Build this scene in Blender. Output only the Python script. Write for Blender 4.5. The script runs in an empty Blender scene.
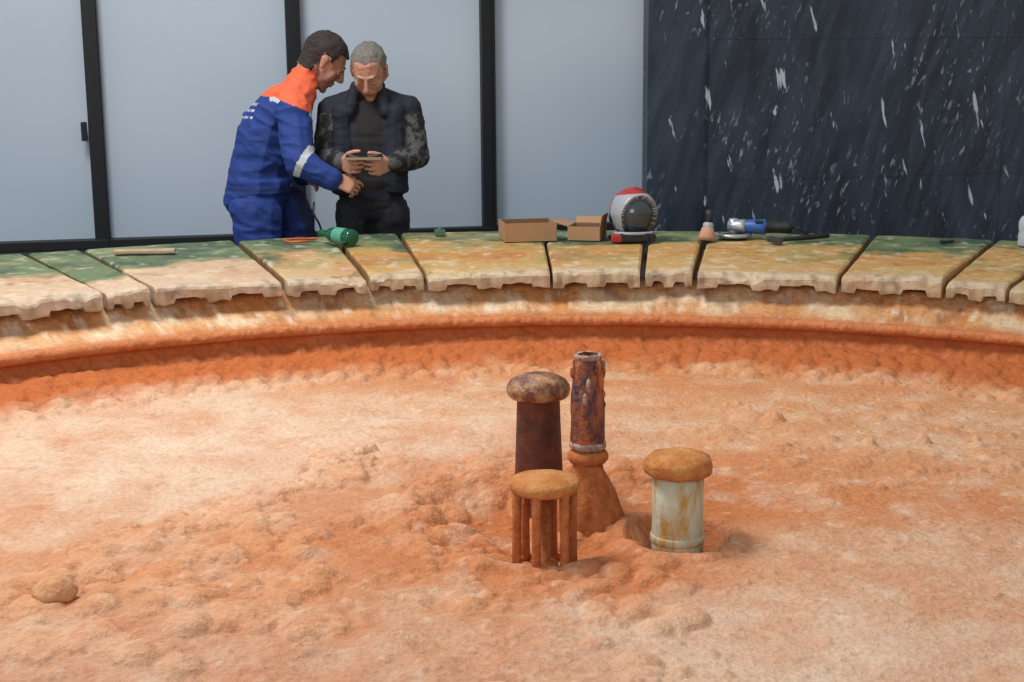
import bpy, bmesh, math, random
import numpy as np
from mathutils import Vector, Matrix, noise as mn
random.seed(7); rng=np.random.RandomState(11)
scene=bpy.context.scene
scene.view_settings.view_transform='Standard'
col=scene.collection

def lin(c):
    return tuple(((x/255)/12.92 if x/255<=0.04045 else ((x/255+0.055)/1.055)**2.4) for x in c)
def linA(a):
    a=np.asarray(a,float)/255
    return np.where(a<=0.04045,a/12.92,((a+0.055)/1.055)**2.4)

# ---------- numpy noise ----------
def _hash(ix,iy,iz,s):
    n=(ix*73856093)^(iy*19349663)^(iz*83492791)^(s*961748927)
    n&=0xffffffff
    n=((n^(n>>13))*1274126177)&0xffffffff
    n^=(n>>16)
    n=(n*668265263)&0xffffffff
    n^=(n>>15)
    return (n&0xffff)/65535.0
def vn(P,s=0):
    P=np.asarray(P,float); I=np.floor(P).astype(np.int64); F=P-I
    F=F*F*F*(F*(F*6-15)+10)
    r=0
    for dx in (0,1):
        for dy in (0,1):
            for dz in (0,1):
                w=(F[:,0] if dx else 1-F[:,0])*(F[:,1] if dy else 1-F[:,1])*(F[:,2] if dz else 1-F[:,2])
                r=r+w*_hash(I[:,0]+dx,I[:,1]+dy,I[:,2]+dz,s)
    return r*2-1
def fbm(P,sc,o=3,s=0):
    r=0;a=1;t=0
    P=np.asarray(P,float)*sc
    for k in range(o):
        r=r+a*vn(P+17.3*k,s+k);t+=a;a*=.5;P=P*2.03
    return r/t

# ---------- materials ----------
def mat(name,color,rough=.7,metal=0,var=.0,vscale=8,bump=0,bscale=40,attr=None,spec=.5,trans=0,color2=None,detail=6,coat=0,lo=.35,hi=.65,stretch=None,sss=0):
    m=bpy.data.materials.new(name);m.use_nodes=True
    nt=m.node_tree;b=nt.nodes['Principled BSDF'];L=nt.links
    b.inputs['Roughness'].default_value=rough;b.inputs['Metallic'].default_value=metal
    b.inputs['Specular IOR Level'].default_value=spec
    if trans:b.inputs['Transmission Weight'].default_value=trans
    if coat:b.inputs['Coat Weight'].default_value=coat
    if sss:
        b.inputs['Subsurface Weight'].default_value=sss;b.inputs['Subsurface Scale'].default_value=.01
    tc=nt.nodes.new('ShaderNodeTexCoord');vec=tc.outputs['Object']
    if stretch:
        mp=nt.nodes.new('ShaderNodeMapping');mp.inputs['Scale'].default_value=stretch;L.new(vec,mp.inputs[0]);vec=mp.outputs[0]
    src=None
    if attr:
        a=nt.nodes.new('ShaderNodeAttribute');a.attribute_name=attr;src=a.outputs['Color']
    if var>0 or color2:
        n=nt.nodes.new('ShaderNodeTexNoise');n.inputs['Scale'].default_value=vscale;n.inputs['Detail'].default_value=detail;n.inputs['Roughness'].default_value=.65
        L.new(vec,n.inputs['Vector'])
        r=nt.nodes.new('ShaderNodeValToRGB');r.color_ramp.elements[0].position=lo;r.color_ramp.elements[1].position=hi
        L.new(n.outputs['Fac'],r.inputs['Fac'])
        if color2:
            r.color_ramp.elements[0].color=(*lin(color),1);r.color_ramp.elements[1].color=(*lin(color2),1)
            L.new(r.outputs['Color'],b.inputs['Base Color'])
        else:
            r.color_ramp.elements[0].color=(1-var,)*3+(1,);r.color_ramp.elements[1].color=(1+var,)*3+(1,)
            mx=nt.nodes.new('ShaderNodeMix');mx.data_type='RGBA';mx.blend_type='MULTIPLY';mx.inputs[0].default_value=1
            if src:L.new(src,mx.inputs[6])
            else:mx.inputs[6].default_value=(*lin(color),1)
            L.new(r.outputs['Color'],mx.inputs[7]);L.new(mx.outputs[2],b.inputs['Base Color'])
    elif src:L.new(src,b.inputs['Base Color'])
    else:b.inputs['Base Color'].default_value=(*lin(color),1)
    if bump>0:
        n=nt.nodes.new('ShaderNodeTexNoise');n.inputs['Scale'].default_value=bscale;n.inputs['Detail'].default_value=8;n.inputs['Roughness'].default_value=.6
        L.new(tc.outputs['Object'],n.inputs['Vector'])
        bp=nt.nodes.new('ShaderNodeBump');bp.inputs['Strength'].default_value=1;bp.inputs['Distance'].default_value=bump
        L.new(n.outputs['Fac'],bp.inputs['Height']);L.new(bp.outputs['Normal'],b.inputs['Normal'])
    return m

# ---------- mesh helpers ----------
def new_obj(name,me,mats=(),parent=None,smooth=False):
    ob=bpy.data.objects.new(name,me);col.objects.link(ob)
    for m in mats:me.materials.append(m)
    if smooth:
        me.polygons.foreach_set('use_smooth',[True]*len(me.polygons))
    if parent:
        ob.parent=parent
        ob.matrix_parent_inverse=Matrix.Translation(parent.location).inverted()
    return ob
def mesh_pd(name,v,f):
    me=bpy.data.meshes.new(name);me.from_pydata([tuple(map(float,p)) for p in v],[],f);me.update();return me
def empty(name,loc):
    e=bpy.data.objects.new(name,None);e.location=loc;e.empty_display_size=.1;col.objects.link(e);return e
def set_col(me,C):
    a=me.color_attributes.new('tint','FLOAT_COLOR','POINT')
    C=np.concatenate([np.clip(C,0,1),np.ones((len(C),1))],1).astype(np.float32)
    a.data.foreach_set('color',C.ravel())
def getv(me):
    a=np.empty(len(me.vertices)*3,np.float32);me.vertices.foreach_get('co',a);return a.reshape(-1,3).astype(float)
def getn(me):
    a=np.empty(len(me.vertices)*3,np.float32);me.vertices.foreach_get('normal',a);return a.reshape(-1,3).astype(float)
def setv(me,v):
    me.vertices.foreach_set('co',v.astype(np.float32).ravel());me.update()
class MB:
    """collect primitives, with material slot, into one mesh"""
    def __init__(s):s.v=[];s.f=[];s.m=[];s.sm=[]
    def add(s,v,f,m=0,smooth=False,M=None):
        o=len(s.v)
        if M is not None:v=[M@Vector(p) for p in v]
        s.v+= [tuple(p) for p in v]
        s.f+= [tuple(i+o for i in q) for q in f]
        s.m+=[m]*len(f);s.sm+=[smooth]*len(f)
    def box(s,c,d,m=0,M=None,bev=0.0):
        bm=bmesh.new();bmesh.ops.create_cube(bm,size=1)
        for v in bm.verts:v.co=Vector((v.co.x*d[0]+c[0],v.co.y*d[1]+c[1],v.co.z*d[2]+c[2]))
        if bev:bmesh.ops.bevel(bm,geom=bm.edges[:],offset=bev,segments=2,affect='EDGES',profile=.5)
        bm.verts.index_update()
        s.add([v.co.copy() for v in bm.verts],[[v.index for v in f.verts] for f in bm.faces],m,False,M);bm.free()
    def lathe(s,prof,m=0,seg=48,M=None,smooth=True,jit=0,cap=True):
        v=[];f=[];n=len(prof)
        for i in range(seg):
            a=2*math.pi*i/seg
            for (r,z) in prof:
                rr=r
                if jit and r>1e-4:
                    q=Vector((math.cos(a)*r*40,math.sin(a)*r*40,z*40));rr=r+jit*mn.noise(q)+jit*.6*mn.noise(q*2.3)
                v.append((math.cos(a)*rr,math.sin(a)*rr,z))
        for i in range(seg):
            j=(i+1)%seg
            for k in range(n-1):f.append((i*n+k,j*n+k,j*n+k+1,i*n+k+1))
        if cap and prof[0][0]>1e-4:f.append([i*n for i in range(seg)][::-1])
        if cap and prof[-1][0]>1e-4:f.append([i*n+n-1 for i in range(seg)])
        s.add(v,f,m,smooth,M)
    def tube(s,pts,r,m=0,seg=10,M=None):
        pts=[Vector(p) for p in pts];v=[];f=[];n=len(pts)
        rs=r if isinstance(r,(list,tuple)) else [r]*n
        up=Vector((0,0,1))
        for i,p in enumerate(pts):
            t=(pts[min(i+1,n-1)]-pts[max(i-1,0)]).normalized()
            u=up if abs(t.dot(up))<.9 else Vector((1,0,0))
            a=t.cross(u).normalized();b=t.cross(a)
            for k in range(seg):
                w=2*math.pi*k/seg
                v.append(p+(a*math.cos(w)+b*math.sin(w))*rs[i])
        for i in range(n-1):
            for k in range(seg):
                k2=(k+1)%seg;f.append((i*seg+k,i*seg+k2,(i+1)*seg+k2,(i+1)*seg+k))
        f.append(list(range(seg))[::-1]);f.append([(n-1)*seg+k for k in range(seg)])
        s.add(v,f,m,True,M)
    def ell(s,c,r,m=0,M=None,sub=3):
        bm=bmesh.new();bmesh.ops.create_icosphere(bm,subdivisions=sub,radius=1)
        s.add([(v.co.x*r[0]+c[0],v.co.y*r[1]+c[1],v.co.z*r[2]+c[2]) for v in bm.verts],[[v.index for v in f.verts] for f in bm.faces],m,True,M);bm.free()
    def obj(s,name,mats,parent=None):
        me=mesh_pd(name,s.v,s.f)
        bm=bmesh.new();bm.from_mesh(me)
        bmesh.ops.recalc_face_normals(bm,faces=bm.faces[:]);bm.to_mesh(me);bm.free()
        me.polygons.foreach_set('material_index',s.m);me.polygons.foreach_set('use_smooth',s.sm)
        return new_obj(name,me,mats,parent)
def TR(loc,rz=0,rx=0,ry=0):
    return Matrix.Translation(loc)@Matrix.Rotation(rz,4,'Z')@Matrix.Rotation(ry,4,'Y')@Matrix.Rotation(rx,4,'X')

# ---------- camera ----------
cam=bpy.data.cameras.new('camera');cam.lens=52.0;cam.sensor_width=36;cam.clip_end=100
co=bpy.data.objects.new('camera',cam);col.objects.link(co)
PITCH=math.atan(.2);ROLL=math.radians(-.5)
co.matrix_world=Matrix.Translation((0,0,1.70))@Matrix.Rotation(math.pi/2-PITCH,4,'X')@Matrix.Rotation(ROLL,4,'Z')
scene.camera=co

# ---------- lights ----------
w=bpy.data.worlds.new('world');scene.world=w;w.use_nodes=True
w.node_tree.nodes['Background'].inputs[0].default_value=(.93,.97,1,1)
w.node_tree.nodes['Background'].inputs[1].default_value=.50
def area(name,loc,tgt,size,en,c=(1,1,1)):
    l=bpy.data.lights.new(name,'AREA');l.shape='RECTANGLE';l.size=size[0];l.size_y=size[1];l.energy=en;l.color=c
    o=bpy.data.objects.new(name,l);col.objects.link(o);o.location=loc
    o.rotation_euler=(Vector(tgt)-Vector(loc)).to_track_quat('-Z','Y').to_euler();return o
area('skylight_overhead',(-2.2,4.6,4.9),(.1,3.8,.5),(1.9,1.6),260,(.98,.99,1))  # added area key light, kept small to bring out the floor relief
area('window_daylight_rear',(-2.5,-3.5,3.6),(0,5.5,.8),(4,2.5),130,(.95,.98,1))  # area light out of view behind the camera, aimed at the far rim

# ---------- room ----------
CX,CY=.169,2.44
RI,RO=3.16,4.38
ang=math.atan(.2)
WM=Matrix.Translation((-.125,8.405,0))@Matrix.Rotation(ang,4,'Z')
m_frame=mat('black_metal_frame',(16,18,22),.5,.2)
m_sill=mat('dark_plinth',(60,62,66),.6,var=.1)
def glass_mat():
    m=mat('frosted_glass',(150,166,184),.35,spec=.4)
    nt=m.node_tree;b=nt.nodes['Principled BSDF'];tc=nt.nodes['Texture Coordinate']
    mp=nt.nodes.new('ShaderNodeMapping');mp.inputs['Scale'].default_value=(.35,.35,.6)
    n=nt.nodes.new('ShaderNodeTexNoise');n.inputs['Scale'].default_value=1.3;n.inputs['Detail'].default_value=1
    r=nt.nodes.new('ShaderNodeValToRGB')
    r.color_ramp.elements[0].position=.3;r.color_ramp.elements[1].position=.7
    r.color_ramp.elements[0].color=(*lin((162,177,191)),1);r.color_ramp.elements[1].color=(*lin((186,196,207)),1)
    L=nt.links;L.new(tc.outputs['Object'],mp.inputs[0]);L.new(mp.outputs[0],n.inputs['Vector']);L.new(n.outputs['Fac'],r.inputs[0]);L.new(r.outputs[0],b.inputs['Base Color'])
    return m
m_glass=glass_mat()
muls=[-5.31,-4.25,-3.19,-2.13,-1.07,0,.97]
for i in range(len(muls)-1):
    b=MB();a,c=muls[i],muls[i+1]
    b.box(((a+c)/2,0.03,(.69+3.4)/2),(c-a-.02,.02,3.4-.69),0,WM)
    b.obj('window_%d'%(i+1),[m_glass])
b=MB()
for i,s in enumerate(muls):
    b.box((s,0,1.7),(.078,.09,3.4),0,WM,.004)
    b.box((s+.028,-.05,1.7),(.012,.02,3.4),0,WM)
b.box(((muls[0]+muls[-1])/2,0,.665),(muls[-1]-muls[0],.1,.05),0,WM,.004)
b.box(((muls[0]+muls[-1])/2,0,3.4),(muls[-1]-muls[0],.1,.08),0,WM,.004)
b.box((-2.13-.06,-.05,1.27),(.03,.03,.1),0,WM,.003)
b.obj('window_frame',[m_frame])
b=MB();b.box(((muls[0]+muls[-1])/2,0.02,.32),(muls[-1]-muls[0],.12,.64),0,WM);b.obj('wall_back',[m_sill])
def marble():
    m=bpy.data.materials.new('dark_marble');m.use_nodes=True;nt=m.node_tree;b=nt.nodes['Principled BSDF'];L=nt.links
    tc=nt.nodes.new('ShaderNodeTexCoord')
    def rotm(deg):
        r_=nt.nodes.new('ShaderNodeMapping');r_.inputs['Rotation'].default_value=(0,math.radians(deg),0)
        L.new(tc.outputs['Object'],r_.inputs[0]);return r_
    rot=rotm(12);rot2=rotm(-18)
    def nz(scale,stretch,lo,hi,off=0,det=3,rr=None):
        mp=nt.nodes.new('ShaderNodeMapping');mp.inputs['Scale'].default_value=stretch;mp.inputs['Location'].default_value=(off,off,off)
        n=nt.nodes.new('ShaderNodeTexNoise');n.inputs['Scale'].default_value=scale;n.inputs['Detail'].default_value=det;n.inputs['Distortion'].default_value=.35
        r=nt.nodes.new('ShaderNodeMapRange');r.inputs['From Min'].default_value=lo;r.inputs['From Max'].default_value=hi
        L.new((rr or rot).outputs[0],mp.inputs[0]);L.new(mp.outputs[0],n.inputs['Vector']);L.new(n.outputs['Fac'],r.inputs[0]);return r.outputs[0]
    base=nz(2.2,(1.5,1,.5),.35,.7,3)
    base2=nz(6,(3,1,.45),.4,.7,13,5,rot2)
    st1=nz(5.5,(3.2,1,.75),.66,.70,0,5)
    st2=nz(15,(3.0,1,1.0),.60,.70,8,6,rot2)
    msk=nz(2.0,(1,1,1),.46,.64,5)
    def mth(op,a,bb):
        n=nt.nodes.new('ShaderNodeMath');n.operation=op
        for k,x in enumerate((a,bb)):
            if isinstance(x,(int,float)):n.inputs[k].default_value=x
            else:L.new(x,n.inputs[k])
        return n.outputs[0]
    s2=mth('MULTIPLY',mth('MULTIPLY',st2,msk),.5)
    s=mth('MAXIMUM',mth('MULTIPLY',st1,.85),s2)
    def mix(f,a,c):
        x=nt.nodes.new('ShaderNodeMix');x.data_type='RGBA';L.new(f,x.inputs[0])
        for k,y in ((6,a),(7,c)):
            if isinstance(y,tuple):x.inputs[k].default_value=(*y,1)
            else:L.new(y,x.inputs[k])
        return x.outputs[2]
    c=mix(base,lin((25,32,41)),lin((46,57,70)))
    c=mix(mth('MULTIPLY',base2,.5),c,lin((72,82,96)))
    c=mix(s,c,lin((200,206,212)))
    L.new(c,b.inputs['Base Color']);b.inputs['Roughness'].default_value=.3
    return m
m_marble=marble()
b=MB()
pw=1.84
b.box((1.26+3.25,-.03,1.72),(6.5,.05,3.44),1,WM)
for i in range(4):
    for j in range(4):
        b.box((1.26+pw*i+pw/2,-.08,.12+.80*j+.40),(pw-.002,.08,.7985),0,WM)
b.box((1.09,-.03,1.72),(.36,.1,3.44),0,WM)
o=b.obj('wall_right',[m_marble,m_frame])
m_floor=mat('grey_stone_floor',(110,110,112),.5,var=.12,vscale=3)
b=MB();b.box((0,3,-.05),(16,16,.1));b.obj('floor',[m_floor])

# ---------- basin floor terrain ----------
xs=np.concatenate([np.arange(-2.9,-1.9,.04),np.arange(-1.9,2.3,.0064),np.arange(2.3,3.3,.04)])
ys=np.concatenate([np.arange(-.65,2.35,.05),np.arange(2.35,4.1,.0056),np.arange(4.1,5.55,.0095)])
X,Y=np.meshgrid(xs,ys);nx,ny=len(xs),len(ys)
P=np.stack([X.ravel(),Y.ravel(),np.zeros(X.size)],1)
R=np.hypot(P[:,0]-CX,P[:,1]-CY)
Z=.545+.03*(R/2.9)**2
side_=(-(P[:,1]-3.85)+(P[:,0]+.45)*1.1)
lump=1/(1+np.exp(-side_*9))*(1/(1+np.exp((P[:,0]-.15)*5)))   # lower left lumpy zone
lump=np.clip(lump+.25*fbm(P,2.2,2,5)*lump,0,1)
Z+=.011*fbm(P,2.5,3,1)+.005*fbm(P,11,3,2)+.0022*fbm(P,38,2,3)
Z+=lump*(.012+.017*fbm(P,4.5,3,21)+.010*fbm(P,13,3,22))
edge=np.clip((R-2.66)/.27,0,1)
Z+=edge**1.5*.045+edge*.012*fbm(P,20,3,31)
Z=Z.reshape(ny,nx);BUMP=np.zeros_like(Z)
def stamp(cx,cy,r,h,pw=.7,mx=False):
    i0,i1=np.searchsorted(xs,[cx-r,cx+r]);j0,j1=np.searchsorted(ys,[cy-r,cy+r])
    if i1<=i0 or j1<=j0:return
    d2=((X[j0:j1,i0:i1]-cx)**2+(Y[j0:j1,i0:i1]-cy)**2)/r**2
    v=h*np.clip(1-d2,0,1)**pw
    if mx:BUMP[j0:j1,i0:i1]=np.maximum(BUMP[j0:j1,i0:i1],v)
    else:Z[j0:j1,i0:i1]+=v
# sunken crater where the fittings stand
stamp(.08,3.62,.55,.022,1.6)
stamp(.05,3.48,.31,-.066,1.0);stamp(.389,3.36,.125,-.058,.6);stamp(-.10,3.62,.16,-.024,1)
stamp(.07,3.20,.14,-.016,1);stamp(.30,3.64,.15,-.045,.9);stamp(.20,3.48,.16,.040,1.1)
K=lambda x,y,r,h:stamp(x,y,r,h*1.3,.55,True)
for i in range(80):   # crater rims
    a=rng.rand()*6.28;K(.387+math.cos(a)*.145,3.355+math.sin(a)*.14,.014+.02*rng.rand(),.008)
for i in range(240):
    a=.35+rng.rand()*4.3;q=.31+.05*rng.randn();K(.06+math.cos(a)*q*1.1,3.50+math.sin(a)*q,.014+.024*rng.rand(),.010)
for i in range(22):
    a=.6+rng.rand()*3.2;q=.22+.04*rng.randn();K(.03+math.cos(a)*q,3.56+math.sin(a)*q,.03+.025*rng.rand(),.018)
for i in range(60):   # balls round the stool foot
    a=rng.rand()*6.28;q=.03+.09*rng.rand();K(.071+math.cos(a)*q,3.235+math.sin(a)*q,.012+.012*rng.rand(),.008)
for i in range(1000):  # coral-like knobs lower left
    x=-1.7+2.1*rng.rand();y=2.4+1.6*rng.rand()
    if (-(y-3.85)+(x+.45)*1.1)<-.02:continue
    if vn(np.array([[x*3,y*3,4.]]),77)[0]<-.1:continue
    r=.013+.042*rng.rand()**2.2;K(x,y,r,.31*r+.002)
for (x,y,r) in [(-.55,2.86,.08),(-.42,2.80,.06),(-.83,2.74,.06),(-.95,2.68,.07),(-.70,2.95,.05),(-1.05,3.05,.05),(-.78,3.12,.06),(-.6,3.3,.05)]:
    K(x,y,r,.015)
    for q in range(7):
        a=rng.rand()*6.28;K(x+math.cos(a)*r,y+math.sin(a)*r,.018+.018*rng.rand(),.011)
for i in range(150):   # knobbly crest line
    t=rng.rand();K(-.42-.62*t+.03*rng.randn(),3.95-.78*t+.04*rng.randn(),.012+.024*rng.rand(),.013)
for i in range(90):
    t=rng.rand();K(-.43+.025*rng.randn()-.09*math.sin(t*3),3.80+.32*t,.014+.02*rng.rand(),.020)
for i in range(800):  # scattered nodules
    x=-.6+2.9*rng.rand();y=2.45+2.3*rng.rand();K(x,y,.008+.010*rng.rand()**2,.0045)
for i in range(45):
    x=.5+1.2*rng.rand();y=3.7+.9*rng.rand();K(x,y,.015+.045*rng.rand()**1.6,.009)
for (x,y,r) in [(.80,4.40,.035),(1.02,4.10,.026),(1.19,4.15,.022)]:K(x,y,r,.022)
for i in range(1800):  # rubble at wall foot
    a=math.radians(-54+108*rng.rand());q=2.88-.28*rng.rand()**1.9;g_=rng.rand()**2
    K(CX+math.sin(a)*q,CY+math.cos(a)*q,.011+.030*g_,.004+.014*g_)
Z=Z+BUMP
P[:,2]=Z.ravel()
idx=np.arange(nx*ny).reshape(ny,nx)
F=np.stack([idx[:-1,:-1],idx[:-1,1:],idx[1:,1:],idx[1:,:-1]],-1).reshape(-1,4)
F=F[(R[F]<3.06).all(1)]
used=np.unique(F);remap=-np.ones(nx*ny,np.int64);remap[used]=np.arange(len(used))
Fv=remap[F];Pv=P[used]
me=bpy.data.meshes.new('basin_floor');me.vertices.add(len(Pv));me.vertices.foreach_set('co',Pv.astype(np.float32).ravel())
me.loops.add(Fv.size);me.loops.foreach_set('vertex_index',Fv.ravel().astype(np.int32))
me.polygons.add(len(Fv));me.polygons.foreach_set('loop_start',np.arange(0,Fv.size,4,dtype=np.int32))
me.polygons.foreach_set('use_smooth',np.ones(len(Fv),bool));me.update(calc_edges=True)
blobs=[(-.9,4.2,.7,.5,(216,182,154),1.4),(-.3,4.6,.6,.35,(210,166,130),1),(-1.5,4.3,.5,.6,(208,170,140),1),
(.9,4.5,.7,.4,(206,150,108),1),(1.5,4.0,.6,.4,(206,156,118),1),(.3,5.05,1.6,.18,(200,136,90),1.2),
(.15,3.5,.38,.35,(184,104,56),2.2),(.95,3.7,.4,.2,(196,124,76),1.3),(.9,3.1,.5,.3,(204,154,118),1.2),
(.5,2.65,.6,.25,(212,176,148),1.4),(-.7,2.65,.5,.3,(206,160,130),1.3),(-.65,3.15,.4,.28,(202,136,92),1.1),
(-.2,3.0,.35,.3,(204,146,106),1.2),(-1.2,3.0,.3,.4,(206,154,116),1),(1.2,2.8,.5,.4,(208,166,138),1.1),(-.35,3.75,.3,.2,(200,138,96),1.2)]
num=np.zeros((len(Pv),3));den=np.full((len(Pv),1),1e-4);num+=1e-4*linA((200,140,102))
warp=np.stack([fbm(Pv,3,3,51),fbm(Pv,3,3,52)],1)*.25
for (x,y,sx,sy,c,wt) in blobs:
    g=wt*np.exp(-(((Pv[:,0]+warp[:,0]-x)/sx)**2+((Pv[:,1]+warp[:,1]-y)/sy)**2))[:,None]
    num+=g*linA(c);den+=g
C=num/den
def blend(C,m,c):
    m=np.clip(m,0,1)[:,None];return C*(1-m)+linA(c)*m
n1=fbm(Pv,9,4,61);n2=fbm(Pv,34,3,62);n3=fbm(Pv,4,4,63)
C=blend(C,np.clip((n1-.05)*2.5,0,1)*.28,(194,118,72))
C=blend(C,np.clip((-n1-.05)*2.5,0,1)*.36,(218,192,166))
C=blend(C,np.clip((n2-.34)*4,0,1)*.34,(224,206,186))
C=blend(C,np.clip((-n2-.3)*4,0,1)*.28,(168,98,58))
C=blend(C,np.clip((n3-.15)*2.5,0,1)*.26,(190,112,66))
Bv=BUMP.ravel()[used];Lv=lump[used]
C=blend(C,np.clip(Bv/.014,0,1)*.30,(218,156,112))
C=blend(C,Lv*np.clip(1-Bv/.004,0,1)*.25,(178,104,62))  # crevice shade between the knobs, painted into the tint
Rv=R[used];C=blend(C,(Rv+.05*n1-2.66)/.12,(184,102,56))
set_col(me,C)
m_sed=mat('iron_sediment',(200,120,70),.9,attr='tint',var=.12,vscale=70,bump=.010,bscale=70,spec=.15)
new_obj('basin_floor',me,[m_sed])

# ---------- basin wall & lip (surface of revolution) ----------
prof=[(3.34,.80),(3.235,.795),(3.220,.78),(3.195,.76),(3.175,.742),(3.14,.728),(3.10,.716),(3.05,.707),(3.01,.702),(2.975,.702)]
for k in range(9):
    a=math.radians(100+ k*26);prof.append((2.955-.000+.022*math.cos(a),.697+.020*math.sin(a)))
for k in range(14):
    t=k/13;prof.append((2.970-.14*t**2.4-.01*t,.670-.10*t))
prof+=[(2.79,.56)]
ts=np.concatenate([np.radians(np.arange(-60,60,.11)),np.radians(np.arange(60,300,1.5))])
pr=np.array(prof);nt_,npf=len(ts),len(prof)
T=np.repeat(ts,npf);RR=np.tile(pr[:,0],nt_);ZZ=np.tile(pr[:,1],nt_)
Q=np.stack([np.sin(T)*RR,np.cos(T)*RR,ZZ],1)
k=np.tile(np.arange(npf),nt_)
d=.006*fbm(Q,14,3,71)+.003*fbm(Q,50,2,72)
low=np.clip((k-19)/4,0,1);d=d+low*(.010*fbm(Q,30,2,76)+.008*np.abs(fbm(Q,16,2,77)))
hi=(k>1)&(k<8);d=d+hi*.012*fbm(Q*np.array([1,1,.5]),24,3,73)
lip=((k>9)&(k<19));d=np.where(lip,d*.7+.0035*vn(Q*75,75),d)
RR2=RR-d;ZZ2=ZZ+d*.5
V=np.stack([CX+np.sin(T)*RR2,CY+np.cos(T)*RR2,ZZ2],1)
I=np.arange(nt_*npf).reshape(nt_,npf);J=np.roll(I,-1,0)
F=np.stack([I[:,:-1],J[:,:-1],J[:,1:],I[:,1:]],-1).reshape(-1,4)
me=mesh_pd('basin_wall',V,F.tolist())
C=np.tile(linA((184,102,54)),(len(V),1))
C=blend(C,lip*.8,(192,118,70))
Qs=Q*np.array([1,1,.35])
n1=fbm(Q,7,4,81);n2=fbm(Qs,16,3,82);n3=fbm(Qs,34,3,83)
up=np.clip((8-k)/2,0,1)
C=blend(C,up*.9,(206,156,106));C=blend(C,up*np.clip((n1-.0)*3,0,1)*.7,(218,196,162));C=blend(C,up*np.clip((-n1-.1)*3,0,1)*.7,(194,120,60))
C=blend(C,up*np.clip((n2-.2)*4,0,1)*.5,(122,80,54));C=blend(C,up*np.clip((n3-.2)*4,0,1)*.6,(224,212,192))
C=blend(C,(1-up)*np.clip((n2-.15)*2,0,1)*.5,(198,130,82));C=blend(C,(1-up)*np.clip((-n2-.2)*2,0,1)*.5,(154,80,44))
C=blend(C,(k<1)*1.0,(60,40,30))
set_col(me,C)
m_wall=mat('stained_basin_wall',(200,120,70),.7,attr='tint',var=.14,vscale=50,bump=.009,bscale=45,spec=.3)
new_obj('basin_wall',me,[m_wall],smooth=True)
# outer support ring
b=MB();b.lathe([(3.36,.785),(3.36,0.0),(4.28,0.0),(4.28,.785),(3.36,.785)],0,160,Matrix.Translation((CX,CY,0)),False,0,False)
b.obj('basin_support_wall',[mat('rough_concrete',(150,140,128),.9,var=.15,vscale=10,bump=.004)])

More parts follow.
